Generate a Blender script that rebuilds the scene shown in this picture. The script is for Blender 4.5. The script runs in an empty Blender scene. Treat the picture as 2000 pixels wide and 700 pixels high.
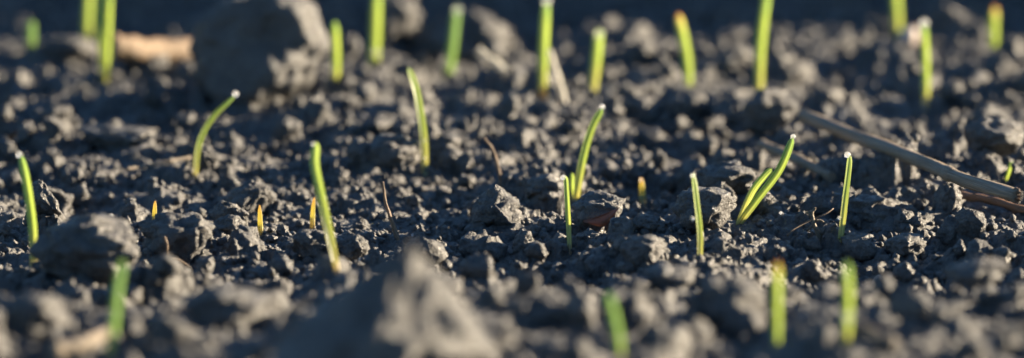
import bpy, math, random
import numpy as np
from mathutils import Vector, Matrix

random.seed(7)
rng = np.random.default_rng(11)
scene = bpy.context.scene
col = scene.collection

# ------------------------------------------------------------------ camera
MMPX = 0.17e-3                      # metres per photo pixel in the plane of focus
FOCUS = 2.9
K = MMPX / FOCUS
PITCH = math.radians(11.5)
FWD = Vector((0, math.cos(PITCH), -math.sin(PITCH)))
RIGHT = Vector((1, 0, 0))
UP = RIGHT.cross(FWD)
CAM = UP * (80 * MMPX) - FWD * FOCUS
cd = bpy.data.cameras.new('camera')
cam = bpy.data.objects.new('camera', cd); col.objects.link(cam)
cd.sensor_width = 36.0
cd.lens = 36.0 / (2000 * K)
cd.clip_start = 0.05; cd.clip_end = 500
cd.dof.use_dof = True
cd.dof.focus_distance = FOCUS - 0.03
cd.dof.aperture_fstop = cd.lens / 47.0
cam.location = CAM
cam.rotation_euler = (math.pi / 2 - PITCH, 0, 0)
scene.camera = cam

# ------------------------------------------------------------------ sky and sun
SUN_EL, SUN_AZ = math.radians(12.0), math.radians(22.0)      # azimuth measured from +x towards +y
world = bpy.data.worlds.new('World'); scene.world = world; world.use_nodes = True
wn = world.node_tree.nodes; wl = world.node_tree.links
sky = wn.new('ShaderNodeTexSky'); sky.sky_type = 'NISHITA'; sky.sun_disc = False
sky.sun_elevation = SUN_EL; sky.sun_rotation = math.pi / 2 - SUN_AZ
sky.air_density = 1.0; sky.dust_density = 0.15; sky.ozone_density = 4.0
bg = wn['Background']; bg.inputs['Strength'].default_value = 0.05
wl.new(sky.outputs[0], bg.inputs['Color'])
sd = bpy.data.lights.new('sun', 'SUN'); sd.energy = 5.0; sd.angle = math.radians(0.53); sd.color = (1.0, 0.83, 0.60)
sun = bpy.data.objects.new('sun', sd); col.objects.link(sun)
sdir = Vector((math.cos(SUN_EL) * math.cos(SUN_AZ), math.cos(SUN_EL) * math.sin(SUN_AZ), math.sin(SUN_EL)))
sun.rotation_euler = sdir.to_track_quat('Z', 'Y').to_euler()
scene.view_settings.view_transform = 'Standard'; scene.view_settings.look = 'None'
scene.view_settings.exposure = 2.08; scene.view_settings.gamma = 1.0
scene.render.engine = 'CYCLES'
scene.cycles.use_denoising = True
scene.cycles.max_bounces = 6
scene.cycles.caustics_reflective = False
scene.cycles.sample_clamp_indirect = 4.0

# ------------------------------------------------------------------ noise helpers
_P = rng.permutation(256).astype(np.int64); _P = np.concatenate([_P, _P, _P])
_G2 = np.stack([np.cos(np.linspace(0, 2 * np.pi, 256, endpoint=False)), np.sin(np.linspace(0, 2 * np.pi, 256, endpoint=False))], 1)
_G3 = rng.normal(size=(256, 3)); _G3 /= np.linalg.norm(_G3, axis=1)[:, None]

def noise2(x, y, seed=0):
    x = x + seed * 17.31; y = y + seed * 9.77
    xi = np.floor(x).astype(np.int64); yi = np.floor(y).astype(np.int64)
    xf = (x - xi).astype(np.float32); yf = (y - yi).astype(np.float32)
    u = xf * xf * xf * (xf * (xf * 6 - 15) + 10); v = yf * yf * yf * (yf * (yf * 6 - 15) + 10)
    xi &= 255; yi &= 255
    def g(dx, dy):
        h = _P[_P[xi + dx] + yi + dy] & 255
        q = _G2[h]
        return q[..., 0] * (xf - dx) + q[..., 1] * (yf - dy)
    a = g(0, 0); b = g(1, 0); c = g(0, 1); d = g(1, 1)
    return ((a + u * (b - a)) * (1 - v) + (c + u * (d - c)) * v) * 1.5

def noise3(p, seed=0):
    p = p + seed * 13.7
    i = np.floor(p).astype(np.int64); f = p - i
    u = f * f * f * (f * (f * 6 - 15) + 10); i &= 255
    r = 0
    for dx in (0, 1):
        for dy in (0, 1):
            for dz in (0, 1):
                h = _P[_P[_P[i[:, 0] + dx] + i[:, 1] + dy] + i[:, 2] + dz] & 255
                g = _G3[h]
                dd = (g * (f - np.array((dx, dy, dz)))).sum(1)
                w = (u[:, 0] if dx else 1 - u[:, 0]) * (u[:, 1] if dy else 1 - u[:, 1]) * (u[:, 2] if dz else 1 - u[:, 2])
                r = r + dd * w
    return r * 1.5

# ------------------------------------------------------------------ the height of the tilled soil
CELL = 0.0005
X0, X1, Y0, Y1 = -0.40, 0.44, -0.46, 0.64
NX, NY = int((X1 - X0) / CELL) + 1, int((Y1 - Y0) / CELL) + 1

def macro(x, y):
    """the lie of the ground: nearly level seedbed, a ridge added behind it for shade, gentle field beyond"""
    z = 0.005 * noise2(x / 0.13, y / 0.16, 3) + 0.004 * noise2(x / 0.06, y / 0.08, 5)
    yy = y + 0.025 * noise2(x / 0.16, y / 0.5, 8)
    f = np.clip((-0.095 - yy) / 0.20, 0, 1); z = z + 0.026 * f * f * (3 - 2 * f) * np.clip((y + 1.4) / 0.8, 0, 1)
    t = np.clip((yy - 0.36) / 0.18, 0, 1)  # added back ridge, steep enough that its near face and shadow darken the background
    s = t * t * (3 - 2 * t)
    back = np.clip((yy - 0.60) / 0.35, 0, 1); back = back * back * (3 - 2 * back)
    z = z + 0.105 * s - 0.085 * back
    far = np.clip((np.hypot(x, y) - 1.0) / 3.0, 0, 1)
    z = z + far * (0.05 * noise2(x / 0.9, y / 0.7, 2) + 0.3 * noise2(x / 14, y / 11, 4) * np.clip(np.hypot(x, y) / 20 - 0.2, 0, 1))
    return z

gx = X0 + CELL * np.arange(NX); gy = Y0 + CELL * np.arange(NY)
GX, GY = np.meshgrid(gx, gy)
WX = GX + 0.0022 * noise2(GX / 0.008, GY / 0.008, 21) + 0.0008 * noise2(GX / 0.0028, GY / 0.0028, 22)
WY = GY + 0.0022 * noise2(GX / 0.008, GY / 0.008, 23) + 0.0008 * noise2(GX / 0.0028, GY / 0.0028, 24)
D = 0.0046 * noise2(WX / 0.024, WY / 0.022, 31) + 0.0016 * (0.4 - np.abs(noise2(WX / 0.010, WY / 0.010, 32)))
D = D.astype(np.float32)

def stamp(n, r0, r1, flat, sink, power=1.0):
    xs = rng.uniform(X0, X1, n); ys = rng.uniform(Y0, Y1, n)
    rs = r0 + (r1 - r0) * rng.uniform(0, 1, n) ** power
    order = np.argsort(-rs)
    for k in order:
        r = rs[k]; pad = r * 1.35 + 0.003
        i0 = max(int((xs[k] - pad - X0) / CELL), 0); i1 = min(int((xs[k] + pad - X0) / CELL) + 1, NX)
        j0 = max(int((ys[k] - pad - Y0) / CELL), 0); j1 = min(int((ys[k] + pad - Y0) / CELL) + 1, NY)
        if i1 - i0 < 2 or j1 - j0 < 2: continue
        dx = WX[j0:j1, i0:i1] - xs[k]; dy = WY[j0:j1, i0:i1] - ys[k]
        a = rng.uniform(0, math.pi); c, s = math.cos(a), math.sin(a)
        e = rng.uniform(0.72, 1.0)
        u = (dx * c + dy * s) / r; v = (-dx * s + dy * c) / (r * e)
        q = (np.abs(u) ** 2.4 + np.abs(v) ** 2.4)
        ci = min(max(int((xs[k] - X0) / CELL), 0), NX - 1); cj = min(max(int((ys[k] - Y0) / CELL), 0), NY - 1)
        tilt = rng.normal(0, 0.22, 2)
        dome = D[cj, ci] - sink * r + r * flat * rng.uniform(0.7, 1.2) * np.sqrt(np.clip(1 - q, 0, 1)) + tilt[0] * dx + tilt[1] * dy
        w = D[j0:j1, i0:i1]
        np.copyto(w, np.where(q < 1, np.maximum(w, dome), w))

stamp(380, 0.007, 0.014, 0.75, 0.30, 1.6)
stamp(2300, 0.0032, 0.0070, 0.85, 0.30, 1.5)
D += (0.0016 * noise2(WX / 0.0075, WY / 0.0075, 43)).astype(np.float32)
stamp(26000, 0.0012, 0.0030, 1.0, 0.30, 1.6)
D += (0.0010 * noise2(GX / 0.0040, GY / 0.0040, 41) + 0.0008 * noise2(GX / 0.0018, GY / 0.0018, 42)).astype(np.float32)
D -= D.mean()

def detail(x, y):
    # outside the worked patch the relief goes on, folded over
    fx = (x - X0) / (X1 - X0); fy = (y - Y0) / (Y1 - Y0)
    fx = np.abs((fx + 1) % 2 - 1); fy = np.abs((fy + 1) % 2 - 1)
    a = np.clip(fx * (NX - 1), 0, NX - 1.001); b = np.clip(fy * (NY - 1), 0, NY - 1.001)
    i = a.astype(int); j = b.astype(int); a = a - i; b = b - j
    return (D[j, i] * (1 - a) + D[j, i + 1] * a) * (1 - b) + (D[j + 1, i] * (1 - a) + D[j + 1, i + 1] * a) * b

def height(x, y):
    x = np.asarray(x, float); y = np.asarray(y, float)
    return macro(x, y) + detail(x, y)

# ------------------------------------------------------------------ pixels to places
def ray(px, py):
    d = FWD + RIGHT * ((px - 1000) * K) + UP * ((350 - py) * K)
    return d                                        # not normalised: depth along the axis = t
_T = np.arange(2.35, 3.75, 0.0006)
def ground_at(px, py):
    d = ray(px, py)
    z = CAM.z + d.z * _T
    g = height(CAM.x + d.x * _T, CAM.y + d.y * _T)
    hit = np.nonzero(z <= g)[0]
    t = _T[hit[0]] if len(hit) else 3.4
    return CAM + d * t
def at_y(px, py, y):
    d = ray(px, py)
    return CAM + d * ((y - CAM.y) / d.y)
def mm_at(p):                                       # metres per photo pixel at a point
    return (p - CAM).dot(FWD) * K

# ------------------------------------------------------------------ materials
def new_mat(name):
    m = bpy.data.materials.new(name); m.use_nodes = True
    nt = m.node_tree
    return m, nt.nodes, nt.links, nt.nodes['Principled BSDF']

def ramp(nodes, stops, interp='LINEAR'):
    r = nodes.new('ShaderNodeValToRGB'); e = r.color_ramp.elements; r.color_ramp.interpolation = interp
    while len(e) < len(stops): e.new(0.5)
    for k, (p, c) in enumerate(stops):
        e[k].position = p; e[k].color = (*c, 1) if len(c) == 3 else c
    return r

def soil_material(name, tint=(1, 1, 1)):
    m, n, l, b = new_mat(name)
    geo = n.new('ShaderNodeNewGeometry')
    def tex(scale, detail, rough=0.6):
        t = n.new('ShaderNodeTexNoise'); t.inputs['Scale'].default_value = scale
        t.inputs['Detail'].default_value = detail; t.inputs['Roughness'].default_value = rough
        l.new(geo.outputs['Position'], t.inputs['Vector']); return t
    big, fine = tex(70, 4), tex(900, 5, 0.65)
    mix = n.new('ShaderNodeMix'); mix.data_type = 'FLOAT'; mix.inputs[0].default_value = 0.55
    l.new(big.outputs[0], mix.inputs[2]); l.new(fine.outputs[0], mix.inputs[3])
    c = lambda *v: tuple(a * t for a, t in zip(v, tint))
    r = ramp(n, [(0.30, c(0.042, 0.039, 0.036)), (0.50, c(0.105, 0.099, 0.091)), (0.62, c(0.165, 0.156, 0.143)), (0.74, c(0.27, 0.255, 0.235))])
    l.new(mix.outputs[0], r.inputs[0]); l.new(r.outputs[0], b.inputs['Base Color'])
    rr = ramp(n, [(0.38, (0.34,) * 3), (0.6, (0.66,) * 3)])
    gl = tex(420, 3); l.new(gl.outputs[0], rr.inputs[0]); l.new(rr.outputs[0], b.inputs['Roughness'])
    b.inputs['Specular IOR Level'].default_value = 0.7
    b1 = n.new('ShaderNodeBump'); b1.inputs['Strength'].default_value = 1.0; b1.inputs['Distance'].default_value = 0.0020
    t1 = tex(520, 6, 0.7); l.new(t1.outputs[0], b1.inputs['Height'])
    v = n.new('ShaderNodeTexVoronoi'); v.inputs['Scale'].default_value = 800; l.new(geo.outputs['Position'], v.inputs['Vector'])
    b2 = n.new('ShaderNodeBump'); b2.inputs['Strength'].default_value = 0.6; b2.inputs['Distance'].default_value = 0.0006; b2.invert = True
    l.new(v.outputs['Distance'], b2.inputs['Height']); l.new(b1.outputs[0], b2.inputs['Normal'])
    b3 = n.new('ShaderNodeBump'); b3.inputs['Strength'].default_value = 0.8; b3.inputs['Distance'].default_value = 0.0007
    t3 = tex(1500, 3, 0.6); l.new(t3.outputs[0], b3.inputs['Height']); l.new(b2.outputs[0], b3.inputs['Normal'])
    l.new(b3.outputs[0], b.inputs['Normal'])
    return m
SOIL = soil_material('soil')

def blade_material(name, stops, trans=0.74):
    m, n, l, b = new_mat(name)
    at = n.new('ShaderNodeAttribute'); at.attribute_name = 'along'
    ac = n.new('ShaderNodeAttribute'); ac.attribute_name = 'across'
    nz = n.new('ShaderNodeTexNoise'); nz.inputs['Scale'].default_value = 160; nz.inputs['Detail'].default_value = 3
    geo = n.new('ShaderNodeNewGeometry'); l.new(geo.outputs['Position'], nz.inputs['Vector'])
    ad = n.new('ShaderNodeMath'); ad.operation = 'MULTIPLY_ADD'; ad.inputs[1].default_value = 0.22; 
    l.new(nz.outputs[0], ad.inputs[0]); 
    sb = n.new('ShaderNodeMath'); sb.operation = 'SUBTRACT'; sb.inputs[1].default_value = 0.11
    l.new(at.outputs['Fac'], sb.inputs[0]); l.new(sb.outputs[0], ad.inputs[2])
    r = ramp(n, stops); l.new(ad.outputs[0], r.inputs[0])
    # veins running along the blade
    mu = n.new('ShaderNodeMath'); mu.operation = 'MULTIPLY'; mu.inputs[1].default_value = 44.0; l.new(ac.outputs['Fac'], mu.inputs[0])
    si = n.new('ShaderNodeMath'); si.operation = 'SINE'; l.new(mu.outputs[0], si.inputs[0])
    mr = n.new('ShaderNodeMapRange'); mr.inputs[1].default_value = -1; mr.inputs[2].default_value = 1
    mr.inputs[3].default_value = 0.72; mr.inputs[4].default_value = 1.12; l.new(si.outputs[0], mr.inputs[0])
    vm = n.new('ShaderNodeVectorMath'); vm.operation = 'SCALE'; l.new(r.outputs[0], vm.inputs[0]); l.new(mr.outputs[0], vm.inputs[3])
    l.new(vm.outputs[0], b.inputs['Base Color']); b.inputs['Roughness'].default_value = 0.32
    bp = n.new('ShaderNodeBump'); bp.inputs['Strength'].default_value = 0.35; bp.inputs['Distance'].default_value = 0.0002
    l.new(si.outputs[0], bp.inputs['Height']); l.new(bp.outputs[0], b.inputs['Normal'])
    tr = n.new('ShaderNodeBsdfTranslucent'); l.new(vm.outputs[0], tr.inputs['Color'])
    ms = n.new('ShaderNodeMixShader'); ms.inputs[0].default_value = trans
    l.new(b.outputs[0], ms.inputs[1]); l.new(tr.outputs[0], ms.inputs[2])
    l.new(ms.outputs[0], n['Material Output'].inputs['Surface'])
    return m
TAN, ORA = (0.72, 0.60, 0.42), (0.74, 0.46, 0.25)
YEL, LIM, GRE = (0.80, 0.76, 0.38), (0.68, 0.77, 0.31), (0.52, 0.66, 0.32)
PAL = (0.86, 0.83, 0.62)
BL = {
    'fresh': blade_material('leaf_fresh', [(0.10, TAN), (0.26, YEL), (0.5, LIM), (0.8, LIM), (1.0, GRE)]),
    'bright': blade_material('leaf_bright', [(0.10, (0.80, 0.68, 0.50)), (0.25, YEL), (0.6, LIM), (1.0, (0.70, 0.80, 0.36))]),
    'green': blade_material('leaf_green', [(0.08, TAN), (0.2, LIM), (0.5, GRE), (1.0, (0.46, 0.60, 0.32))]),
    'tan_tip': blade_material('leaf_tan_tip', [(0.0, TAN), (0.3, LIM), (0.75, LIM), (0.93, YEL), (1.0, ORA)]),
    'stub': blade_material('leaf_stub', [(0.0, PAL), (0.35, (0.80, 0.77, 0.32)), (0.8, (0.80, 0.70, 0.26)), (1.0, (0.78, 0.56, 0.24))]),
    'sheath': blade_material('sheath_pale', [(0.0, (0.78, 0.62, 0.46)), (0.65, (0.80, 0.66, 0.48)), (0.9, (0.82, 0.75, 0.46)), (1.0, YEL)]),
    'sheath_red': blade_material('sheath_red', [(0.0, (0.62, 0.38, 0.30)), (0.68, (0.72, 0.44, 0.33)), (0.9, (0.80, 0.64, 0.40)), (1.0, YEL)]),
}

def fibre_material(name, c0, c1, rough=0.6, trans=0.0):
    m, n, l, b = new_mat(name)
    at = n.new('ShaderNodeAttribute'); at.attribute_name = 'along'
    ac = n.new('ShaderNodeAttribute'); ac.attribute_name = 'across'
    cb = n.new('ShaderNodeCombineXYZ'); 
    m1 = n.new('ShaderNodeMath'); m1.operation = 'MULTIPLY'; m1.inputs[1].default_value = 9; l.new(at.outputs['Fac'], m1.inputs[0])
    m2 = n.new('ShaderNodeMath'); m2.operation = 'MULTIPLY'; m2.inputs[1].default_value = 60; l.new(ac.outputs['Fac'], m2.inputs[0])
    l.new(m1.outputs[0], cb.inputs[0]); l.new(m2.outputs[0], cb.inputs[1])
    t = n.new('ShaderNodeTexNoise'); t.inputs['Scale'].default_value = 1.0; t.inputs['Detail'].default_value = 4
    l.new(cb.outputs[0], t.inputs['Vector'])
    r = ramp(n, [(0.32, c0), (0.68, c1)]); l.new(t.outputs[0], r.inputs[0])
    l.new(r.outputs[0], b.inputs['Base Color']); b.inputs['Roughness'].default_value = rough
    bp = n.new('ShaderNodeBump'); bp.inputs['Strength'].default_value = 0.8; bp.inputs['Distance'].default_value = 0.0006
    l.new(t.outputs[0], bp.inputs['Height']); l.new(bp.outputs[0], b.inputs['Normal'])
    if trans:
        tr = n.new('ShaderNodeBsdfTranslucent'); l.new(r.outputs[0], tr.inputs['Color'])
        ms = n.new('ShaderNodeMixShader'); ms.inputs[0].default_value = trans
        l.new(b.outputs[0], ms.inputs[1]); l.new(tr.outputs[0], ms.inputs[2]); l.new(ms.outputs[0], n['Material Output'].inputs['Surface'])
    return m
STRAW_GREY = fibre_material('straw_grey', (0.10, 0.072, 0.048), (0.36, 0.29, 0.205), 0.55)
STRAW_TAN = fibre_material('straw_tan', (0.19, 0.115, 0.065), (0.37, 0.26, 0.155), 0.6)
STRAW_BROWN = fibre_material('straw_brown', (0.13, 0.075, 0.045), (0.30, 0.17, 0.09), 0.6)
STRAW_PALE = fibre_material('straw_pale', (0.72, 0.66, 0.54), (0.86, 0.82, 0.70), 0.45, 0.3)
ROOT = fibre_material('root', (0.22, 0.15, 0.10), (0.42, 0.30, 0.20), 0.6, 0.25)
HUSK = fibre_material('husk', (0.20, 0.075, 0.04), (0.36, 0.15, 0.08), 0.5, 0.25)
ORANGE = fibre_material('chaff_orange', (0.36, 0.15, 0.05), (0.55, 0.26, 0.10), 0.6, 0.2)

def dew_material():
    m, n, l, b = new_mat('dew')
    b.inputs['Base Color'].default_value = (1, 1, 1, 1); b.inputs['Transmission Weight'].default_value = 1.0
    b.inputs['IOR'].default_value = 1.333; b.inputs['Roughness'].default_value = 0.16
    tr = n.new('ShaderNodeBsdfTranslucent'); tr.inputs['Color'].default_value = (0.95, 0.95, 0.95, 1)
    ms = n.new('ShaderNodeMixShader'); ms.inputs[0].default_value = 0.36  # milky white mixed in, standing for the sun's glint in the drops
    l.new(b.outputs[0], ms.inputs[1]); l.new(tr.outputs[0], ms.inputs[2]); l.new(ms.outputs[0], n['Material Output'].inputs['Surface'])
    return m
DEW = dew_material()
def stone_material(name, c0, c1, rough):
    m, n, l, b = new_mat(name)
    t = n.new('ShaderNodeTexNoise'); t.inputs['Scale'].default_value = 500; t.inputs['Detail'].default_value = 4
    geo = n.new('ShaderNodeNewGeometry'); l.new(geo.outputs['Position'], t.inputs['Vector'])
    r = ramp(n, [(0.3, c0), (0.7, c1)]); l.new(t.outputs[0], r.inputs[0]); l.new(r.outputs[0], b.inputs['Base Color'])
    b.inputs['Roughness'].default_value = rough
    return m
PEBBLE = stone_material('pebble_pale', (0.50, 0.40, 0.33), (0.66, 0.56, 0.48), 0.35)

# ------------------------------------------------------------------ mesh helpers
def obj(name, me, mat=None, parent=None):
    o = bpy.data.objects.new(name, me); col.objects.link(o)
    if mat is not None and not me.materials: me.materials.append(mat)
    if parent is not None: o.parent = parent
    return o
def tag(o, label=None, cat=None, group=None, kind=None):
    if label: o['label'] = label
    if cat: o['category'] = cat
    if group: o['group'] = group
    if kind: o['kind'] = kind
    return o
def empty(name, loc):
    o = bpy.data.objects.new(name, None); col.objects.link(o); o.location = loc; o.empty_display_size = 0.005
    return o
def mesh_np(name, v, f, smooth=True):
    """v (n,3); f (m,4) or (m,3)"""
    me = bpy.data.meshes.new(name); v = np.asarray(v, np.float32); f = np.asarray(f, np.int32)
    k = f.shape[1]
    me.vertices.add(len(v)); me.vertices.foreach_set('co', v.ravel())
    me.loops.add(f.size); me.loops.foreach_set('vertex_index', f.ravel())
    me.polygons.add(len(f)); me.polygons.foreach_set('loop_start', np.arange(0, f.size, k, dtype=np.int32))
    me.polygons.foreach_set('use_smooth', np.full(len(f), smooth))
    me.update(calc_edges=True); me.validate()
    return me

_ico = {}
def ico(n):
    if n not in _ico:
        import bmesh
        bm = bmesh.new(); bmesh.ops.create_icosphere(bm, subdivisions=n, radius=1.0)
        v = np.array([x.co[:] for x in bm.verts]); f = np.array([[x.index for x in p.verts] for p in bm.faces])
        bm.free(); _ico[n] = (v, f)
    return _ico[n]

def clod_shape(sub, seed, rough=1.0, cuts=9, taper=0.0, lean=0.0, cut_min=0.62):
    v, f = ico(sub); v = v.copy(); r = np.random.default_rng(seed)
    d = 1 + 0.30 * noise3(v * 1.1, seed) + 0.10 * rough * (0.5 - np.abs(noise3(v * 2.6, seed + 1)) * 2)
    p = v * d[:, None]
    for _ in range(cuts):                                # broken faces
        nn = r.normal(size=3); nn /= np.linalg.norm(nn); lim = r.uniform(cut_min, 0.95)
        e = p @ nn - lim
        p -= np.where(e > 0, e * 0.85, 0)[:, None] * nn
    if sub >= 3:
        nv = v
        for cnt, amp in ((26, 0.17), (120, 0.085), (420, 0.045)):      # aggregates of smaller crumbs
            if cnt > 200 and sub < 4: break
            fp = r.normal(size=(cnt, 3)); fp /= np.linalg.norm(fp, axis=1)[:, None]
            wv = v + 0.12 * np.stack([noise3(v * 3, seed + 7), noise3(v * 3, seed + 8), noise3(v * 3, seed + 9)], 1)
            d2 = 2 - 2 * np.clip(wv @ fp.T, -1, 1); F1 = np.sqrt(np.clip(d2.min(1), 0, None))
            R = 1.9 / math.sqrt(cnt)
            p = p + nv * (amp * rough * (np.sqrt(np.clip(1 - (F1 / (R * 1.5)) ** 2, 0, 1)) - 0.6))[:, None]
        q = 0.10 * rough * noise3(p * 4.5, seed + 2) + 0.065 * rough * noise3(p * 10, seed + 3)
        if sub >= 4: q = q + 0.040 * rough * np.abs(noise3(p * 19, seed + 4)) + 0.022 * rough * noise3(p * 36, seed + 5)
        p = p + nv * q[:, None]
    if taper:
        z01 = np.clip((p[:, 2] + 1) / 2, 0, 1.1)
        p[:, 0] = p[:, 0] * (1.15 - taper * z01) + lean * (z01 - 0.5); p[:, 1] *= (1.15 - taper * z01)
    lo = p[:, 2] < 0
    p[lo, 2] *= 1.15
    return p, f

# frames along a polyline
def spline(pts, n):
    pts = [Vector(p) for p in pts]
    if len(pts) == 2: return [pts[0].lerp(pts[1], k / n) for k in range(n + 1)]
    out = []; m = len(pts) - 1
    for k in range(n + 1):
        t = k / n * m; i = min(int(t), m - 1); t -= i
        p0 = pts[max(i - 1, 0)]; p1 = pts[i]; p2 = pts[i + 1]; p3 = pts[min(i + 2, m)]
        if i == 0: p0 = p1 * 2 - p2
        if i + 2 > m: p3 = p2 * 2 - p1
        out.append(0.5 * ((2 * p1) + (p2 - p0) * t + (2 * p0 - 5 * p1 + 4 * p2 - p3) * t * t + (3 * p1 - p0 - 3 * p2 + p3) * t * t * t))
    return out

def sweep(name, pts, section, width, twist=(0.0, 0.0), n=26, side0=Vector((1, 0, 0)), wob=0.0, seed=0):
    """section: closed list of (a, b) in units of half-width; width(t) -> half width; caps closed"""
    P = spline(pts, n); m = len(section); V = []; F = []; al = []; ac = []
    rr = random.Random(seed); ph = rr.uniform(0, 6)
    for k, p in enumerate(P):
        t = k / n
        T = (P[min(k + 1, n)] - P[max(k - 1, 0)]).normalized()
        S = (side0 - T * side0.dot(T)).normalized(); N = T.cross(S)
        a = twist[0] + (twist[1] - twist[0]) * t
        s2 = S * math.cos(a) + N * math.sin(a); n2 = T.cross(s2)
        w = width(t)
        if wob: p = p + S * (wob * math.sin(ph + t * 11)) + N * (wob * math.cos(ph * 2 + t * 7))
        for j, (x, y) in enumerate(section):
            g = 1 + (0.0 if not wob else 0.12 * math.sin(ph + j * 1.9 + t * 23))
            V.append(p + s2 * (x * w * g) + n2 * (y * w * g)); al.append(t); ac.append(j / m)
    for k in range(n):
        for j in range(m):
            F.append((k * m + j, k * m + (j + 1) % m, (k + 1) * m + (j + 1) % m, (k + 1) * m + j))
    faces = [tuple(x) for x in F] + [tuple(range(m - 1, -1, -1)), tuple(range(n * m, n * m + m))]
    me = bpy.data.meshes.new(name); me.from_pydata([tuple(v) for v in V], [], faces)
    me.polygons.foreach_set('use_smooth', [True] * len(F) + [False, False])
    for nm, dat in (('along', al), ('across', ac)):
        me.attributes.new(nm, 'FLOAT', 'POINT').data.foreach_set('value', dat)
    me.update()
    return me

def crescent(fold=0.55, th=0.16, n=6):
    outer = []; inner = []
    for k in range(n + 1):
        a = -1 + 2 * k / n
        y = fold * (1 - a * a) if fold > 0 else 0
        edge = 1 - 0.75 * abs(a) ** 3
        outer.append((a, y - fold * 0.5)); inner.append((a * (1 - 0.02), y - fold * 0.5 - th * edge))
    return outer + inner[::-1]
RING = [(math.cos(2 * math.pi * k / 10), math.sin(2 * math.pi * k / 10)) for k in range(10)]

# ------------------------------------------------------------------ the ground, one sheet
def graded(lo, hi, fine, far, grow):
    a = list(np.arange(lo, hi + fine / 2, fine)); s = fine; x = a[-1]
    up = []
    while x < far: s *= grow; x += s; up.append(x)
    s = fine; x = a[0]; dn = []
    while x > -far: s *= grow; x -= s; dn.append(x)
    return np.array(dn[::-1] + a + up)
xs = graded(-0.205, 0.235, 0.00062, 60, 1.06)
ya = np.arange(-0.36, -0.12, 0.0012); yb = np.arange(-0.12, 0.14, 0.00085); yc = np.arange(0.14, 0.40, 0.0013); yd = np.arange(0.40, 0.62, 0.002)
core = np.concatenate([ya, yb, yc, yd])
s, x, up = 0.002, core[-1], []
while x < 120: s *= 1.07; x += s; up.append(x)
s, x, dn = 0.0010, core[0], []
while x > -60: s *= 1.07; x -= s; dn.append(x)
ys = np.concatenate([dn[::-1], core, up])
MX, MY = np.meshgrid(xs, ys)
MZ = height(MX, MY)
near = np.clip(1.3 - np.maximum(np.abs(MX) - 0.2, np.abs(MY - 0.15) - 0.45) / 0.15, 0, 1)
JX = MX + near * (0.0011 * noise2(MX / 0.0042, MZ / 0.003 + MY / 0.006, 51)); JY = MY + near * (0.0014 * noise2(MX / 0.0045, MZ / 0.003 + MY / 0.006, 52))
nxs, nys = len(xs), len(ys)
idx = np.arange(nxs * nys).reshape(nys, nxs)
quads = np.stack([idx[:-1, :-1], idx[:-1, 1:], idx[1:, 1:], idx[1:, :-1]], -1).reshape(-1, 4)
ground = obj('ground', mesh_np('ground', np.stack([JX, JY, MZ], -1).reshape(-1, 3), quads), SOIL)
tag(ground, 'dark crumbly tilled soil in low sunlight', None, None, 'structure')

# ------------------------------------------------------------------ the sprouts
bases = [(1172, 440)]                                         # pixel bases that crumbs must not cover
def blade_pts(path, y, lean=0.0, root=0.006):
    p0 = at_y(path[0][0], path[0][1], y)
    h0 = p0.z
    out = []
    for (px, py) in path:
        q = at_y(px, py, y)
        if lean:
            q = at_y(px, py, y + lean * (q.z - h0))
        out.append(q)
    dirn = (out[0] - out[1]).normalized(); dirn = (dirn + Vector((0, 0, -1.5))).normalized()
    return [out[0] + dirn * root] + out

def leaf_width(w, blunt=0.055, base=0.62):
    def f(t):
        up = base + (1 - base) * min(1, t / 0.45)
        tip = 1.0 if t < 1 - blunt * 2.2 else max(0.12, math.sqrt(max(0.0, 1 - ((t - (1 - blunt * 2.2)) / (blunt * 2.2)) ** 2)) * 0.95 + 0.05)
        return w * up * tip
    return f

SPROUTS = []
def sprout(path, w, style, label, group, second=None, sheath='sheath', sheath_len=0.28, lean=0.25, twist=(0.5, -0.4), fold=0.6, ywid=1.0, depth=None):
    b = ground_at(*path[0]) if depth is None else at_y(*path[0], depth)
    bases.append(path[0])
    u = mm_at(b); hw = w * u * 0.5 * (0.80 if w > 18.5 else 1.0)      # blur widens the far and near ones in the photo
    o = empty('grass_sprout', b)
    tag(o, label, 'grass sprout', group)
    pts = [p - b for p in blade_pts(path, b.y, lean)]
    me = sweep('blade', pts, crescent(fold), leaf_width(hw), twist, n=30)
    obj('blade', me, BL[style], o)
    n2 = spline(pts, 30); cut = max(3, int(30 * sheath_len))
    if sheath:
        sp = [n2[0], n2[cut // 3], n2[2 * cut // 3], n2[cut]]
        me = sweep('sheath', sp, RING, lambda t: hw * (0.98 - 0.20 * t) * (1.0 if t < 0.93 else 0.93), n=12)
        obj('sheath', me, BL[sheath], o)
    if second:
        pts2 = [p - b for p in blade_pts(second[0], b.y + 0.0012, lean * 0.6)]
        obj('second_blade', sweep('second_blade', pts2, crescent(fold * 0.9), leaf_width(second[1] * u * 0.5), (-0.7, 0.3), n=24), BL[second[2] if len(second) > 2 else style], o)
    o['base_y'] = b.y; o['lean'] = lean
    SPROUTS.append((o, b, lean, path))
    return o

def dew(px, py, rpx, label, on=None, y=None):
    if on is not None:
        _, b, lean, path = on
        q = at_y(px, py, b.y); q0 = at_y(*path[0], b.y)
        q = at_y(px, py, b.y + lean * (q.z - q0.z) - rpx * MMPX * 0.8)
    elif y is not None: q = at_y(px, py, y)
    else: q = ground_at(px, py); q = q + Vector((0, -0.0003, rpx * MMPX * 0.5))
    r = rpx * mm_at(q)
    v, f = ico(4); v = v.copy()
    v[:, 2] *= 1.0 - 0.10 * (v[:, 2] < 0); v = v * r
    o = obj('dew_drop', mesh_np('dew_drop', v, f), DEW); o.location = q
    tag(o, label, 'dew drop', 'dew drops on the sprouts and soil')
    return o
G1, G2_, G3_, G4 = 'sharp sprouts in the middle of the seedbed', 'blurred sprouts far back', 'blurred sprouts in the foreground', 'short shoots just breaking the soil'

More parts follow.
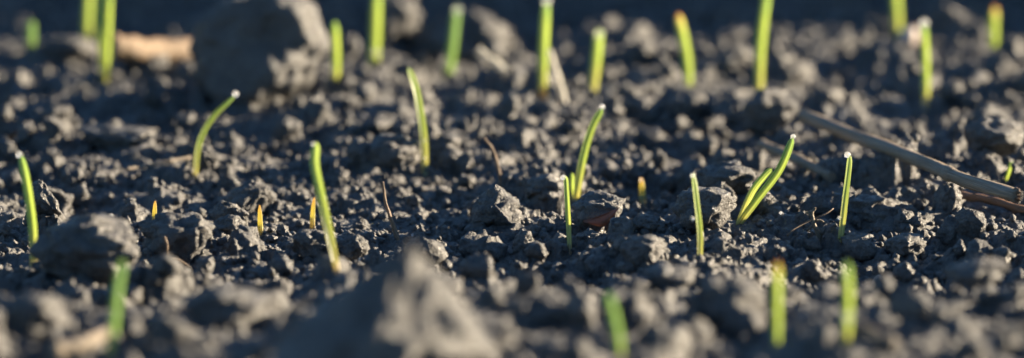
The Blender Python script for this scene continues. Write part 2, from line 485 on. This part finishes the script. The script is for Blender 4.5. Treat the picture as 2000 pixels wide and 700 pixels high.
s = sprout([(65, 512), (63, 445), (54, 375), (40, 302)], 18, 'fresh', 'tall green sprout at the left edge, bent left over the big dark clod', G1, sheath='sheath', lean=0.1, twist=(0.5, 0.2))
S_left = SPROUTS[-1]
sprout([(381, 341), (388, 280), (415, 228), (459, 186)], 14, 'fresh', 'curved sprout arching right with a dew drop at its tip', G1, twist=(0.6, 0.9)); S_arch = SPROUTS[-1]
sprout([(657, 527), (645, 470), (626, 382), (614, 320), (618, 278)], 18, 'bright', 'tallest bright sprout leaning left above the foreground mound', G1, twist=(0.9, 0.1)); S_tall = SPROUTS[-1]
sprout([(830, 340), (826, 262), (813, 182), (797, 132)], 16, 'bright', 'shiny pale sprout with a sharp tip bending left near the picture centre', G1, twist=(0.3, 0.8)); S_shine = SPROUTS[-1]
sprout([(1124, 392), (1137, 312), (1154, 252), (1176, 210)], 17, 'fresh', 'slender sprout curving right behind the clod with the brown husk', G1, second=([(1122, 392), (1117, 365), (1117, 338)], 10, 'bright'), twist=(0.3, 0.7)); S_curve = SPROUTS[-1]
sprout([(1112, 480), (1109, 425), (1106, 372), (1104, 343)], 11, 'bright', 'thin upright sprout just left of the brown husk', G1, twist=(0.2, 0.5)); S_thin = SPROUTS[-1]
sprout([(1366, 514), (1366, 455), (1359, 392), (1353, 340)], 14, 'bright', 'upright sprout left of the forked sprout with a pale blunt tip', G1, twist=(0.4, 0.9)); S_blunt = SPROUTS[-1]
sprout([(1442, 440), (1474, 394), (1521, 332), (1549, 267)], 17, 'fresh', 'forked sprout slanting right with a second leaf unfolding', G1, second=([(1442, 440), (1468, 378), (1492, 345), (1509, 329)], 14, 'bright'), sheath_len=0.2, twist=(0.6, 0.3)); S_fork = SPROUTS[-1]
sprout([(1641, 472), (1648, 402), (1655, 340), (1659, 302)], 15, 'bright', 'upright sprout with two dew drops in front of the long grey straw', G1, twist=(0.3, 0.9)); S_two = SPROUTS[-1]
sprout([(1962, 360), (1970, 335), (1977, 316)], 9, 'fresh', 'tiny leaf tip poking up behind the end of the grey straw', G4, sheath=None)
sprout([(214, 694), (222, 640), (230, 570), (240, 508)], 23, 'green', 'blurred dark green sprout in the left foreground', G3_, sheath='sheath', sheath_len=0.2, lean=0.15)
sprout([(1211, 692), (1206, 650), (1197, 605), (1188, 574)], 22, 'green', 'short blurred sprout at the bottom edge right of the mound', G3_, sheath='sheath', lean=0.1)
sprout([(1517, 674), (1517, 620), (1518, 560), (1519, 512)], 21, 'tan_tip', 'blurred foreground sprout with a reddish tip and reddish base', G3_, sheath='sheath_red', lean=0.1); S_f1 = SPROUTS[-1]
sprout([(1652, 678), (1655, 630), (1657, 570), (1655, 512)], 21, 'fresh', 'blurred foreground sprout with a tan base and a drop low on its leaf', G3_, sheath='sheath_red', sheath_len=0.3, lean=0.1); S_f2 = SPROUTS[-1]
# far back
sprout([(1060, 190), (1061, 120), (1064, 60), (1068, 2)], 25, 'fresh', 'broad blurred sprout beside the white withered stalk', G2_, sheath='sheath_red', sheath_len=0.35); S_b1 = SPROUTS[-1]
sprout([(1157, 180), (1163, 130), (1168, 90), (1171, 62)], 25, 'bright', 'short broad blurred sprout with a round drop on top, right of the white stalk', G2_); S_b2 = SPROUTS[-1]
sprout([(1344, 168), (1342, 120), (1334, 70), (1324, 26)], 24, 'tan_tip', 'blurred sprout with a tan tip leaning left near the dark shaded ridge', G2_)
sprout([(1482, 184), (1484, 110), (1490, 50), (1502, -30)], 24, 'fresh', 'tall blurred sprout running out of the top edge, bent right at its tip', G2_)
sprout([(1753, 70), (1750, 0), (1744, -60)], 24, 'bright', 'blurred yellow-green sprout at the top edge above the pale pebble', G2_)
sprout([(1808, 205), (1808, 150), (1807, 95), (1805, 46)], 20, 'fresh', 'narrow blurred upright sprout with a round drop on top, above the grey straw', G2_, sheath_len=0.35); S_b3 = SPROUTS[-1]
sprout([(1940, 90), (1941, 50), (1943, 12)], 23, 'tan_tip', 'dim short blurred sprout at the top right with an orange tip', G2_)
sprout([(655, 160), (656, 100), (654, 42)], 22, 'fresh', 'blurred sprout growing against the right side of the huge clod', G2_)
sprout([(730, 130), (734, 60), (738, -30)], 27, 'fresh', 'broad blurred sprout right of the huge clod cut by the top edge', G2_); S_b4 = SPROUTS[-1]
sprout([(874, 155), (884, 85), (893, 14)], 24, 'green', 'soft green blurred sprout in front of the pale heap, leaning right', G2_); S_b5 = SPROUTS[-1]
sprout([(205, 152), (210, 70), (216, -45)], 20, 'fresh', 'tall blurred sprout of two leaves in front of the brown stalk', G2_, second=([(203, 150), (196, 60), (193, -45)], 13, 'bright'), sheath='sheath_red', sheath_len=0.25)
sprout([(168, 98), (172, 20), (178, -45)], 24, 'bright', 'blurred sprout behind the two-leaved one, cut by the top edge', G2_)
sprout([(60, 92), (61, 65), (63, 42)], 17, 'green', 'small blurred sprout at the far left', G2_)
# short shoots
def shoot(path, w, label, drop=False):
    b = ground_at(*path[0]); bases.append(path[0]); u = mm_at(b)
    pts = [p - b for p in blade_pts(path, b.y, 0.1, 0.004)]
    o = empty('grass_shoot', b); tag(o, label, 'grass shoot', G4)
    obj('tip', sweep('tip', pts, RING, lambda t: w * u * 0.5 * (1 if t < 0.55 else max(0.22, math.sqrt(max(0, 1 - ((t - 0.55) / 0.46) ** 2)))), n=16), BL['stub'], o)
    q = spline(pts, 16)
    obj('sheath', sweep('sheath', [q[0], q[4], q[9]], RING, lambda t: w * u * 0.5 * (1.18 - 0.1 * t), n=8), BL['sheath'], o)
    SPROUTS.append((o, b, 0.1, path))
shoot([(1255, 398), (1254, 372), (1253, 347)], 13, 'short shoot with a drop on it, right of the brown husk')
S_st = SPROUTS[-1]
shoot([(301, 437), (302, 415), (303, 393)], 9, 'short yellow shoot behind the flat-topped clod')
shoot([(509, 463), (508, 430), (507, 401)], 10, 'short yellow shoot right of the flat-topped clod')
shoot([(610, 448), (611, 415), (614, 386)], 9, 'thin orange shoot with a white foot beside the tallest sprout')
shoot([(880, 650), (883, 625), (886, 602)], 15, 'faint blurred shoot on the right flank of the foreground mound')

# ------------------------------------------------------------------ dew
dew(38, 303, 6.5, 'dew drop on the tip of the sprout at the left edge', S_left)
dew(460, 184, 6.5, 'dew drop on the tip of the sprout arching right', S_arch)
dew(612, 282, 4.5, 'dew drop on the left of the tallest sprout tip', S_tall)
dew(1176, 209, 5.5, 'dew drop on the tip of the sprout curving right', S_curve)
dew(1100, 347, 5.5, 'dew drop on the tip of the thin sprout by the husk', S_thin)
dew(1549, 267, 5.0, 'dew drop on the tip of the forked sprout', S_fork)
dew(1655, 303, 6.5, 'dew drop on the tip of the sprout in front of the grey straw', S_two)
dew(1639, 426, 4.0, 'small dew drop low on the sprout in front of the grey straw', S_two)
dew(1353, 427, 4.0, 'small dew drop halfway up the sprout with the blunt tip', S_blunt)
dew(1353, 343, 4.5, 'dew drop on the blunt tip of the upright sprout', S_blunt)
dew(829, 275, 3.2, 'tiny dew drop halfway up the shiny pale sprout', S_shine)
dew(831, 310, 3.2, 'tiny dew drop low on the shiny pale sprout', S_shine)
dew(1252, 352, 5.0, 'dew drop on the tip of the short shoot by the husk', S_st)
dew(1068, 4, 9, 'blurred dew drop on top of the broad sprout by the white stalk', S_b1)
dew(1171, 67, 10, 'blurred dew drop on top of the short broad sprout', S_b2)
dew(1805, 46, 9, 'blurred dew drop on top of the narrow sprout above the grey straw', S_b3)
dew(736, 103, 8, 'blurred dew drop low on the sprout right of the huge clod', S_b4)
dew(893, 20, 9, 'blurred dew drop on the tip of the soft green sprout', S_b5)
dew(1657, 622, 9, 'blurred dew drop low on the foreground sprout with the tan base', S_f2)
dew(1470, 452, 4.5, 'dew drop on the soil at the foot of the forked sprout')
dew(1577, 499, 4.5, 'dew drop on the soil below the root sprig')
dew(998, 513, 4.0, 'dew drop on the soil right of the foreground mound')
dew(173, 158, 7, 'blurred dew drop on the soil below the two-leaved sprout')
dew(703, 508, 3.5, 'dew drop on the small clod right of the tallest sprout')

# ------------------------------------------------------------------ straws, roots and husk
def lying(px_pts, lift, dz=None):
    """points on the ground under a row of pixels, drawn into one slightly bowed line"""
    g = [ground_at(*p) for p in px_pts]
    out = []
    for p, (px, py) in zip(g, px_pts):
        out.append(p + Vector((0, 0, lift)))
    return out
def line_between(a, b, px_pts, drop=5):
    """a straight-lying stalk: ends touch the ground, the middle follows the pixels at interpolated depth"""
    A, B = ground_at(*a), ground_at(*b); out = []; gap = 0.0
    for (px, py) in px_pts:
        t = (px - a[0]) / (b[0] - a[0])
        out.append((px, py, A.y + (B.y - A.y) * t)); bases.append((px, py + 4))
    n = len(px_pts)
    for k in range(1, 12):                       # nearer where the soil would otherwise swallow the stalk
        t = k / 12; i = min(int(t * (n - 1)), n - 2); q = t * (n - 1) - i
        x = px_pts[i][0] * (1 - q) + px_pts[i + 1][0] * q; y = px_pts[i][1] * (1 - q) + px_pts[i + 1][1] * q; bases.append((x, y))
        gap = min(gap, ground_at(x, y + drop).y - (A.y + (B.y - A.y) * (x - a[0]) / (b[0] - a[0]))) if k > 1 else 0.0
    return [at_y(px, py, y + gap) for px, py, y in out]

def stalk(name, pts, hw, mat, label, cat, seed=1, wob=0.0, ends=None, group=None, node=None, parts=True):
    b = sum(pts, Vector()) / len(pts); b.z = min(p.z for p in pts)
    o = empty(name, b); tag(o, label, cat, group)
    loc = [p - b for p in pts]
    obj('stem', sweep('stem', loc, RING, (lambda t: hw) if not callable(hw) else hw, n=28, wob=wob, seed=seed), mat, o)
    P = spline(loc, 40); w0 = hw if not callable(hw) else hw(0.5)
    if node is not None:
        k = int(node * 40); P0, P1 = P[k - 1], P[k + 1]
        obj('node', sweep('node', [P0, (P0 + P1) / 2, P1], RING, lambda t: w0 * (1.0 + 0.22 * math.sin(math.pi * t)), n=8), mat, o)
    if ends:
        rr = random.Random(seed); T = (P[-1] - P[-3]).normalized()
        for k in range(ends):
            a = 2 * math.pi * k / ends; side = Vector((math.cos(a) * 0.3, math.sin(a) * 0.5, math.sin(a)))
            side = (side - T * side.dot(T)) * (w0 * 0.78)
            q0 = P[-1] + side - T * w0; q1 = P[-1] + side * rr.uniform(0.8, 1.3) + T * w0 * rr.uniform(0.2, 0.9)
            obj('frayed_fibre', sweep('frayed_fibre', [q0, q1], RING, lambda t: w0 * 0.34 * (1 - 0.6 * t), n=4), STRAW_BROWN, o)
    return o
p = line_between((1572, 246), (1988, 402), [(1570, 226), (1660, 262), (1780, 308), (1872, 347), (1988, 383)])
stalk('straw', p, 13.5 * MMPX, STRAW_GREY, 'long grey weathered straw lying across the right side', 'straw', 3, 0.00012, 9, None, 0.71)
p = line_between((1872, 392), (2010, 425), [(1872, 380), (1930, 392), (2012, 412)])
stalk('straw', p, 8 * MMPX, STRAW_BROWN, 'dark brown split straw under the end of the long grey straw', 'straw', 4, 0.0002)
p = line_between((1488, 295), (1622, 356), [(1488, 282), (1555, 310), (1624, 346)])
stalk('straw', p, 10 * MMPX, STRAW_GREY, 'short blurred straw behind the forked sprout', 'straw', 5, 0.0002)
ya_ = ground_at(215, 138).y
p = [at_y(x, y, ya_ + d) for x, y, d in ((218, 93, 0.0), (290, 99, 0.011), (400, 106, 0.028))]
stalk('stalk', p, 25 * MMPX * 1.08, STRAW_TAN, 'thick blurred tan stalk left of the huge clod', 'stalk', 6, 0.0004)
p = line_between((246, 336), (372, 314), [(246, 331), (310, 320), (372, 308)])
stalk('twig', p, 3.4 * MMPX, STRAW_GREY, 'thin twig lying left of the arching sprout', 'twig', 7, 0.0001)
p = line_between((105, 694), (206, 660), [(105, 686), (150, 676), (208, 652)])
stalk('straw', p, 12 * MMPX * 0.95, STRAW_GREY, 'blurred pale straw piece in the bottom left corner', 'straw', 8, 0.0002)
p = line_between((1676, 642), (1745, 682), [(1676, 634), (1710, 652), (1748, 672)])
stalk('straw', p, 7.5 * MMPX, STRAW_GREY, 'blurred grey straw beside the foreground sprout with the tan base', 'straw', 9, 0.0002)
b = ground_at(1101, 200)
stalk('withered_stalk', [at_y(x, y, b.y) for x, y in ((1104, 208), (1092, 165), (1080, 125), (1072, 98))], lambda t: 8.5 * MMPX * (1 - 0.25 * t), STRAW_PALE, 'white withered stalk leaning on the broad blurred sprout', 'stalk', 10, 0.0001)
b = ground_at(992, 158)
stalk('straw', [at_y(x, y, b.y + 0.004) for x, y in ((990, 142), (965, 122), (932, 98))], 9 * MMPX, STRAW_PALE, 'glinting wet pale straw bit on the blurred heap', 'straw', 11, 0.0002)
b = ground_at(979, 362)
stalk('dead_root', [at_y(x, y, b.y) for x, y in ((981, 368), (972, 325), (962, 292), (945, 270))], lambda t: 3.9 * MMPX * (1 - 0.35 * t), ROOT, 'thin bare brown root hooked left above the soil near the centre', 'root', 12, 0.00005)
b = ground_at(775, 466)
stalk('dead_leaf', [at_y(x, y, b.y) for x, y in ((780, 480), (768, 440), (754, 400), (748, 355))], lambda t: 5.4 * MMPX * (1 - 0.6 * t), ROOT, 'withered brown leaf blade standing behind the foreground mound', 'leaf', 13, 0.00005)
# root sprig with side roots
b = ground_at(1604, 472); base = Vector(b)
o = empty('root_sprig', base); tag(o, 'small branched dry root sprig left of the sprout with two drops', 'root')
def twiglet(pts, w, nm, dy=0.0, mat=ROOT):
    q = [at_y(x, y, base.y + dy * k) - base for k, (x, y) in enumerate(pts)]
    obj(nm, sweep(nm, q, RING, lambda t: w * MMPX * (1 - 0.45 * t), n=14, wob=0.00012, seed=len(o.children)), mat, o)
twiglet([(1607, 478), (1596, 452), (1588, 432), (1584, 412)], 6.0, 'stem', mat=STRAW_GREY)
for q in ([(1586, 424), (1580, 417), (1574, 414)], [(1588, 432), (1598, 431), (1609, 434)], [(1585, 418), (1590, 410), (1593, 406)], [(1590, 438), (1583, 444), (1577, 450)], [(1598, 456), (1610, 455), (1622, 452)]):
    twiglet(q, 3.6, 'side_root', mat=STRAW_GREY)
twiglet([(1538, 462), (1552, 446), (1580, 432), (1612, 418), (1628, 408)], 2.2, 'side_root', 0.002)
# curled root on the left
b = ground_at(345, 525); base = Vector((b.x, b.y - 0.005, b.z))
o = empty('curled_root', base); tag(o, 'thin curled brown root in front of the flat-topped clod', 'root')
twiglet([(321, 462), (326, 480), (327, 496), (321, 512)], 3.0, 'stem')
twiglet([(322, 510), (336, 504), (352, 510), (374, 523)], 3.2, 'side_root')
twiglet([(334, 506), (330, 520), (334, 538)], 2.6, 'side_root')
# husk
b = ground_at(1170, 446)
V = []; n = 14
L = [at_y(x, y, b.y - 0.003) for x, y in ((1138, 434), (1170, 424), (1207, 408))]
R_ = [at_y(x, y, b.y - 0.005) for x, y in ((1138, 436), (1178, 444), (1207, 409))]
A, B = spline(L, n), spline(R_, n); verts = []; faces = []
for k in range(n + 1):
    for j in range(5):
        q = A[k].lerp(B[k], j / 4); bow = math.sin(math.pi * j / 4) * math.sin(math.pi * k / n) * 0.0022
        verts.append(q - b + Vector((0.0003, -bow, 0.0003)))
m5 = (n + 1) * 5
verts += [v + Vector((0, 0.00035, 0.0001)) for v in verts]
for k in range(n):
    for j in range(4):
        a = k * 5 + j; faces.append((a, a + 1, a + 6, a + 5)); faces.append((m5 + a, m5 + a + 5, m5 + a + 6, m5 + a + 1))
rim = [k * 5 for k in range(n + 1)] + [n * 5 + j for j in range(1, 5)] + [k * 5 + 4 for k in range(n - 1, -1, -1)] + [j for j in range(3, 0, -1)]
for k in range(len(rim)):
    a, c = rim[k], rim[(k + 1) % len(rim)]; faces.append((a, m5 + a, m5 + c, c))
me = bpy.data.meshes.new('husk'); me.from_pydata([tuple(v) for v in verts], [], faces); me.polygons.foreach_set('use_smooth', [True] * len(faces))
me.attributes.new('along', 'FLOAT', 'POINT').data.foreach_set('value', [((i % m5) // 5) / n for i in range(2 * m5)])
me.attributes.new('across', 'FLOAT', 'POINT').data.foreach_set('value', [((i % m5) % 5) / 9 for i in range(2 * m5)])
me.update(); o = obj('seed_husk', me, HUSK); o.location = b
tag(o, 'reddish brown seed husk resting on a round clod', 'husk')
# small orange chaff
def chaff(path, w, label, mat=ORANGE, cat='chaff'):
    b = ground_at(*path[0]); pts = [at_y(x, y, b.y - 0.001) - b for x, y in path]
    o = obj('chaff', sweep('chaff', pts, crescent(0.4, 0.25), lambda t: w * MMPX * (1 - 0.5 * abs(2 * t - 1) ** 2), n=10, twist=(0.2, 0.9)), mat); o.location = b
    tag(o, label, cat)
chaff([(12, 276), (24, 266), (36, 256)], 5, 'reddish chaff sliver at the left edge')
chaff([(1562, 236), (1572, 230), (1580, 224)], 7, 'orange chaff flake at the far end of the long grey straw')
chaff([(1352, 452), (1366, 458), (1386, 466)], 6, 'orange chaff flake behind the upright blunt sprout')
chaff([(1272, 512), (1278, 522), (1300, 526)], 5, 'orange chaff thread under the dark clod right of centre')

# ------------------------------------------------------------------ clods one can tell apart
def clod(cx, base, w, h, label, seed, sub=4, rough=1.0, cuts=9, taper=0.0, lean=0.0, name='soil_clod', mat=None, depth=None, deep=0.75, thick=0.85, cat='clod', cut_min=0.62):
    g = ground_at(cx, base) if depth is None else at_y(cx, base, depth)
    u = mm_at(g); rx = w * u / 2; rz = h * u / 2 / math.cos(PITCH)
    c = at_y(cx, base - h / 2, g.y + rx * deep)
    p, f = clod_shape(sub, seed, rough * 0.72, cuts, taper, lean, cut_min)
    ext = (p.max(0) - p.min(0)) / 2; mid = (p.max(0) + p.min(0)) / 2
    p = (p - mid) / ext * np.array((rx, rx * thick, rz))
    lo = p[:, 2] < 0; p[lo, 2] *= 1.25
    o = obj(name, mesh_np(name, p, f), mat or SOIL); o.location = c
    tag(o, label, cat, 'clods of soil on the seedbed' if cat == 'clod' else None)
    return o
C = clod
C(505, 214, 280, 240, 'huge dark blurred clod at the top left', 101, 5, 0.55, 8, 0.25, 0.1)
C(165, 548, 220, 134, 'large rounded dark clod in the left foreground beside the tall sprout', 102, 5, 0.9, 8)
C(740, 800, 470, 328, 'big blurred foreground mound rising to a peak at the bottom', 103, 5, 0.85, 4, 0.98, 0.34, deep=0.5)
C(345, 525, 150, 110, 'flat-topped clod right of the large rounded dark one', 104, 4, 1.2, 12, cut_min=0.5)
C(445, 462, 70, 44, 'small blocky clod with a lit square end', 105, 4, 1.0, 12, cut_min=0.5)
C(970, 452, 100, 92, 'knobbly round clod near the picture centre', 106, 4, 1.1)
C(1170, 446, 108, 72, 'round clod carrying the brown husk', 107, 4, 1.0)
C(1062, 398, 96, 62, 'low clod between the slender and the thin sprout', 108, 4, 1.1)
C(1412, 384, 132, 68, 'oval clod left of the forked sprout, upper of two', 109, 4, 0.9)
C(1376, 450, 128, 86, 'rough clod behind the upright blunt sprout, lower of two', 110, 4, 1.1)
C(1256, 522, 96, 66, 'dark blocky clod right of the thin sprout', 111, 4, 0.9, 12)
C(1266, 456, 72, 38, 'small crusted clod above the dark blocky one', 112, 4, 1.2)
C(1672, 510, 84, 56, 'smooth clod at the foot of the sprout with two drops', 113, 4, 0.8)
C(1890, 474, 72, 70, 'upright wedge-shaped clod below the end of the grey straw', 114, 4, 0.9, 12, 0.5)
C(1850, 418, 60, 62, 'jagged upright clod touching the underside of the grey straw', 115, 4, 1.3, 10, 0.5)
C(488, 424, 104, 72, 'sharp-edged clod with a sunlit right face', 116, 4, 1.0, 14, 0.4, 0.2, cut_min=0.45)
C(86, 424, 70, 74, 'steep wedge of soil right of the sprout at the left edge', 117, 4, 1.0, 14, 0.7, -0.35, cut_min=0.5)
C(690, 512, 66, 56, 'small lit clod right of the tallest sprout', 118, 4, 1.3)
C(610, 512, 90, 66, 'dark clod under the thin orange shoot', 119, 4, 1.0)
C(768, 338, 118, 78, 'broad dark clod behind the withered leaf', 120, 4, 1.0)
C(1022, 500, 46, 54, 'small upright clod left of the thin sprout', 121, 4, 1.0, 8, 0.4)
C(1310, 560, 110, 46, 'flat blurred clod below the dark blocky one', 122, 4)
C(1770, 502, 90, 46, 'rounded low clod at the right, left of the wedge clod', 123, 4, 0.9)
C(1500, 262, 120, 92, 'blurred dark clod left of the far end of the grey straw', 124, 4, 1.1)
C(1255, 240, 90, 52, 'blurred dark clod right of the slender sprout tip', 125, 4, 1.1)
C(770, 88, 110, 100, 'very blurred dark clod behind the broad sprout at the top', 126, 4, 1.0)
C(905, 122, 220, 104, 'pale very blurred heap behind the soft green sprout', 127, 4, 1.9, 3, 0.6)
C(135, 120, 110, 48, 'blurred clod at the far left behind the small sprout', 128, 4, 1.2)
C(1340, 240, 110, 60, 'blurred crumbly clod with a dark hole near the top right', 129, 4, 1.3)
C(1940, 300, 120, 70, 'blurred clod above the end of the grey straw', 130, 4, 1.2)
C(1905, 560, 130, 56, 'blurred clod at the right edge of the foreground', 131, 4, 1.2)
C(1420, 640, 150, 100, 'blurred clod left of the foreground sprout with the reddish tip', 132, 4, 1.2)
C(440, 640, 170, 80, 'blurred crumbly clod left of the foreground mound', 133, 4, 1.3)
C(60, 660, 150, 90, 'blurred dark clod in the lower left corner', 134, 4, 1.2)
C(1060, 640, 130, 70, 'blurred clod just right of the foreground mound', 135, 4, 1.2)
C(1640, 350, 90, 44, 'shaded low clod under the middle of the grey straw', 136, 4, 1.2)
C(1700, 440, 130, 60, 'crumbly shaded clod right of the sprout with two drops', 137, 4, 1.4)
C(560, 280, 60, 54, 'blurred small lit clod above the tallest sprout', 138, 4, 1.2)
C(400, 345, 60, 60, 'small pale clod at the foot of the arching sprout', 139, 4, 1.3)
C(230, 290, 160, 44, 'low blurred clod left of the arching sprout', 140, 4, 1.3)
C(1775, 92, 36, 40, 'blurred round pale pebble at the top right', 141, 3, 0.3, 0, name='pebble', mat=PEBBLE, cat='pebble')
C(546, 533, 24, 17, 'small smooth pale pebble in front of the sharp-edged clod', 142, 3, 0.3, 0, name='pebble', mat=PEBBLE, cat='pebble')
C(1715, 562, 26, 26, 'blurred shiny pale pebble right of the foreground sprouts', 143, 3, 0.3, 0, name='pebble', mat=PEBBLE, cat='pebble')

# ------------------------------------------------------------------ small clods, one by one
variants = []
for k in range(14):
    p, f = clod_shape(3, 300 + k, 1.3, 9, cut_min=0.55)
    me = mesh_np('crumb', p, f); me.materials.append(SOIL); variants.append(me)
rr = random.Random(5); made = 0; crumbs = []
def covers(px, py, rpx):
    return any(abs(px - bx) < rpx + 16 and -rpx * 1.2 - 8 < py - by < rpx * 2.2 + 10 for bx, by in bases)
while made < 270:
    px, py = rr.uniform(-20, 2020), rr.uniform(110, 715)
    g = ground_at(px, py); r = rr.choice((0.0022, 0.0028, 0.0034, 0.0042, 0.0052)) * rr.uniform(0.85, 1.2)
    if covers(px, py, r / MMPX): continue
    o = bpy.data.objects.new('soil_crumb', variants[made % len(variants)]); col.objects.link(o)
    o.location = (g.x, g.y + r * 0.5, height(g.x, g.y + r * 0.5) + r * 0.28)
    o.rotation_euler = (rr.uniform(0, 6.28), rr.uniform(0, 6.28), rr.uniform(0, 6.28))
    o.scale = (r * rr.uniform(0.85, 1.25), r * rr.uniform(0.85, 1.25), r * rr.uniform(0.7, 1.0))
    crumbs.append((o, px, py - r / MMPX * 0.5))
    made += 1

MARKS = [(50, 400, 'the tall sprout at the left edge'), (412, 260, 'the arching sprout'), (630, 400, 'the tallest sprout'), (815, 240, 'the shiny pale sprout'),
    (1150, 290, 'the slender curving sprout'), (1107, 415, 'the thin upright sprout'), (1360, 430, 'the blunt-tipped sprout'), (1495, 350, 'the forked sprout'),
    (1650, 385, 'the sprout with two drops'), (228, 600, 'the dark green foreground sprout'), (1200, 640, 'the short bottom-edge sprout'), (1518, 600, 'the red-tipped foreground sprout'),
    (1655, 600, 'the tan-based foreground sprout'), (1062, 140, 'the white withered stalk'), (1163, 130, 'the short broad blurred sprout'), (1340, 110, 'the tan-tipped blurred sprout'),
    (1483, 140, 'the tall blurred sprout'), (1808, 150, 'the narrow blurred sprout'), (656, 130, 'the sprout by the huge clod'), (880, 110, 'the soft green blurred sprout'),
    (206, 130, 'the two-leaved blurred sprout'), (505, 120, 'the huge clod'), (165, 490, 'the large rounded left clod'), (745, 600, 'the foreground mound'),
    (345, 470, 'the flat-topped clod'), (970, 405, 'the knobbly round clod'), (1172, 425, 'the brown husk'), (1256, 490, 'the dark blocky clod'), (1412, 350, 'the oval clod'),
    (1890, 440, 'the wedge-shaped clod'), (488, 390, 'the sharp-edged clod'), (768, 300, 'the broad dark clod'), (1780, 308, 'the long grey straw'), (1555, 312, 'the short blurred straw'),
    (150, 676, 'the bottom left straw piece'), (1588, 440, 'the root sprig'), (964, 315, 'the hooked bare root'), (760, 410, 'the withered brown leaf'), (310, 320, 'the thin twig'),
    (1254, 372, 'the short shoot with a drop'), (508, 432, 'the short yellow shoot by the sharp clod'), (1715, 550, 'the shiny pale pebble'), (1905, 532, 'the right edge clod'), (345, 505, 'the curled brown root')]
spots = {}
for o, px, py in crumbs:
    d, mx, my, nm = min((math.hypot(px - x, (py - y) * 1.4), x, y, nm) for x, y, nm in MARKS)
    dx, dy = px - mx, (py - my) * 1.4
    side = ('right of' if dx > 0 else 'left of') if abs(dx) > abs(dy) else ('below' if dy > 0 else 'above')
    spots.setdefault((side, nm), []).append((d, o))
ORD = ['closest', 'second closest', 'third closest', 'fourth closest', 'fifth closest', 'sixth closest', 'seventh closest', 'eighth closest', 'ninth closest', 'tenth closest', 'eleventh closest', 'twelfth closest', 'thirteenth closest', 'fourteenth closest']
for (side, nm), lst in spots.items():
    for k, (d, o) in enumerate(sorted(lst, key=lambda q: q[0])):
        tag(o, 'soil crumb %s %s, %s' % (side, nm, ORD[min(k, 13)] if len(lst) > 1 else 'standing alone'), 'crumb', 'loose crumbs of soil on the seedbed')

# ------------------------------------------------------------------ the finest crumbs: nobody could count them
v1, f1 = ico(1)
NC = 8500
allv = np.empty((NC, len(v1), 3), np.float32)
cxs = rng.uniform(-0.24, 0.27, NC); cys = np.where(rng.uniform(size=NC) < 0.65, rng.uniform(-0.12, 0.15, NC), rng.uniform(-0.36, 0.40, NC))
rs = 0.0006 + 0.0013 * rng.uniform(0, 1, NC) ** 2
czs = height(cxs, cys) + rs * 0.3
jit = rng.uniform(0.72, 1.2, (NC, len(v1), 1)); sc = rng.uniform(0.75, 1.25, (NC, 1, 3))
allv = v1[None] * jit * sc * rs[:, None, None] + np.stack([cxs, cys, czs], 1)[:, None, :]
allf = (f1[None] + (np.arange(NC) * len(v1))[:, None, None]).reshape(-1, 3)
o = obj('soil_grit', mesh_np('soil_grit', allv.reshape(-1, 3), allf), SOIL)
tag(o, 'fine loose grit scattered over the tilled soil', 'grit', None, 'stuff')

# ------------------------------------------------------------------ specks of dew on the soil
v2, f2 = ico(2); ND = 170
dx = rng.uniform(-0.2, 0.22, ND); dy = rng.uniform(-0.28, 0.32, ND); dr = rng.uniform(0.00025, 0.0006, ND)
dz = height(dx, dy) + dr * 0.9
dv = v2[None] * dr[:, None, None] + np.stack([dx, dy, dz], 1)[:, None, :]
df = (f2[None] + (np.arange(ND) * len(v2))[:, None, None]).reshape(-1, 3)
o = obj('dew_specks', mesh_np('dew_specks', dv.reshape(-1, 3), df), DEW)
tag(o, 'tiny glinting specks of dew scattered over the soil', 'dew', None, 'stuff')
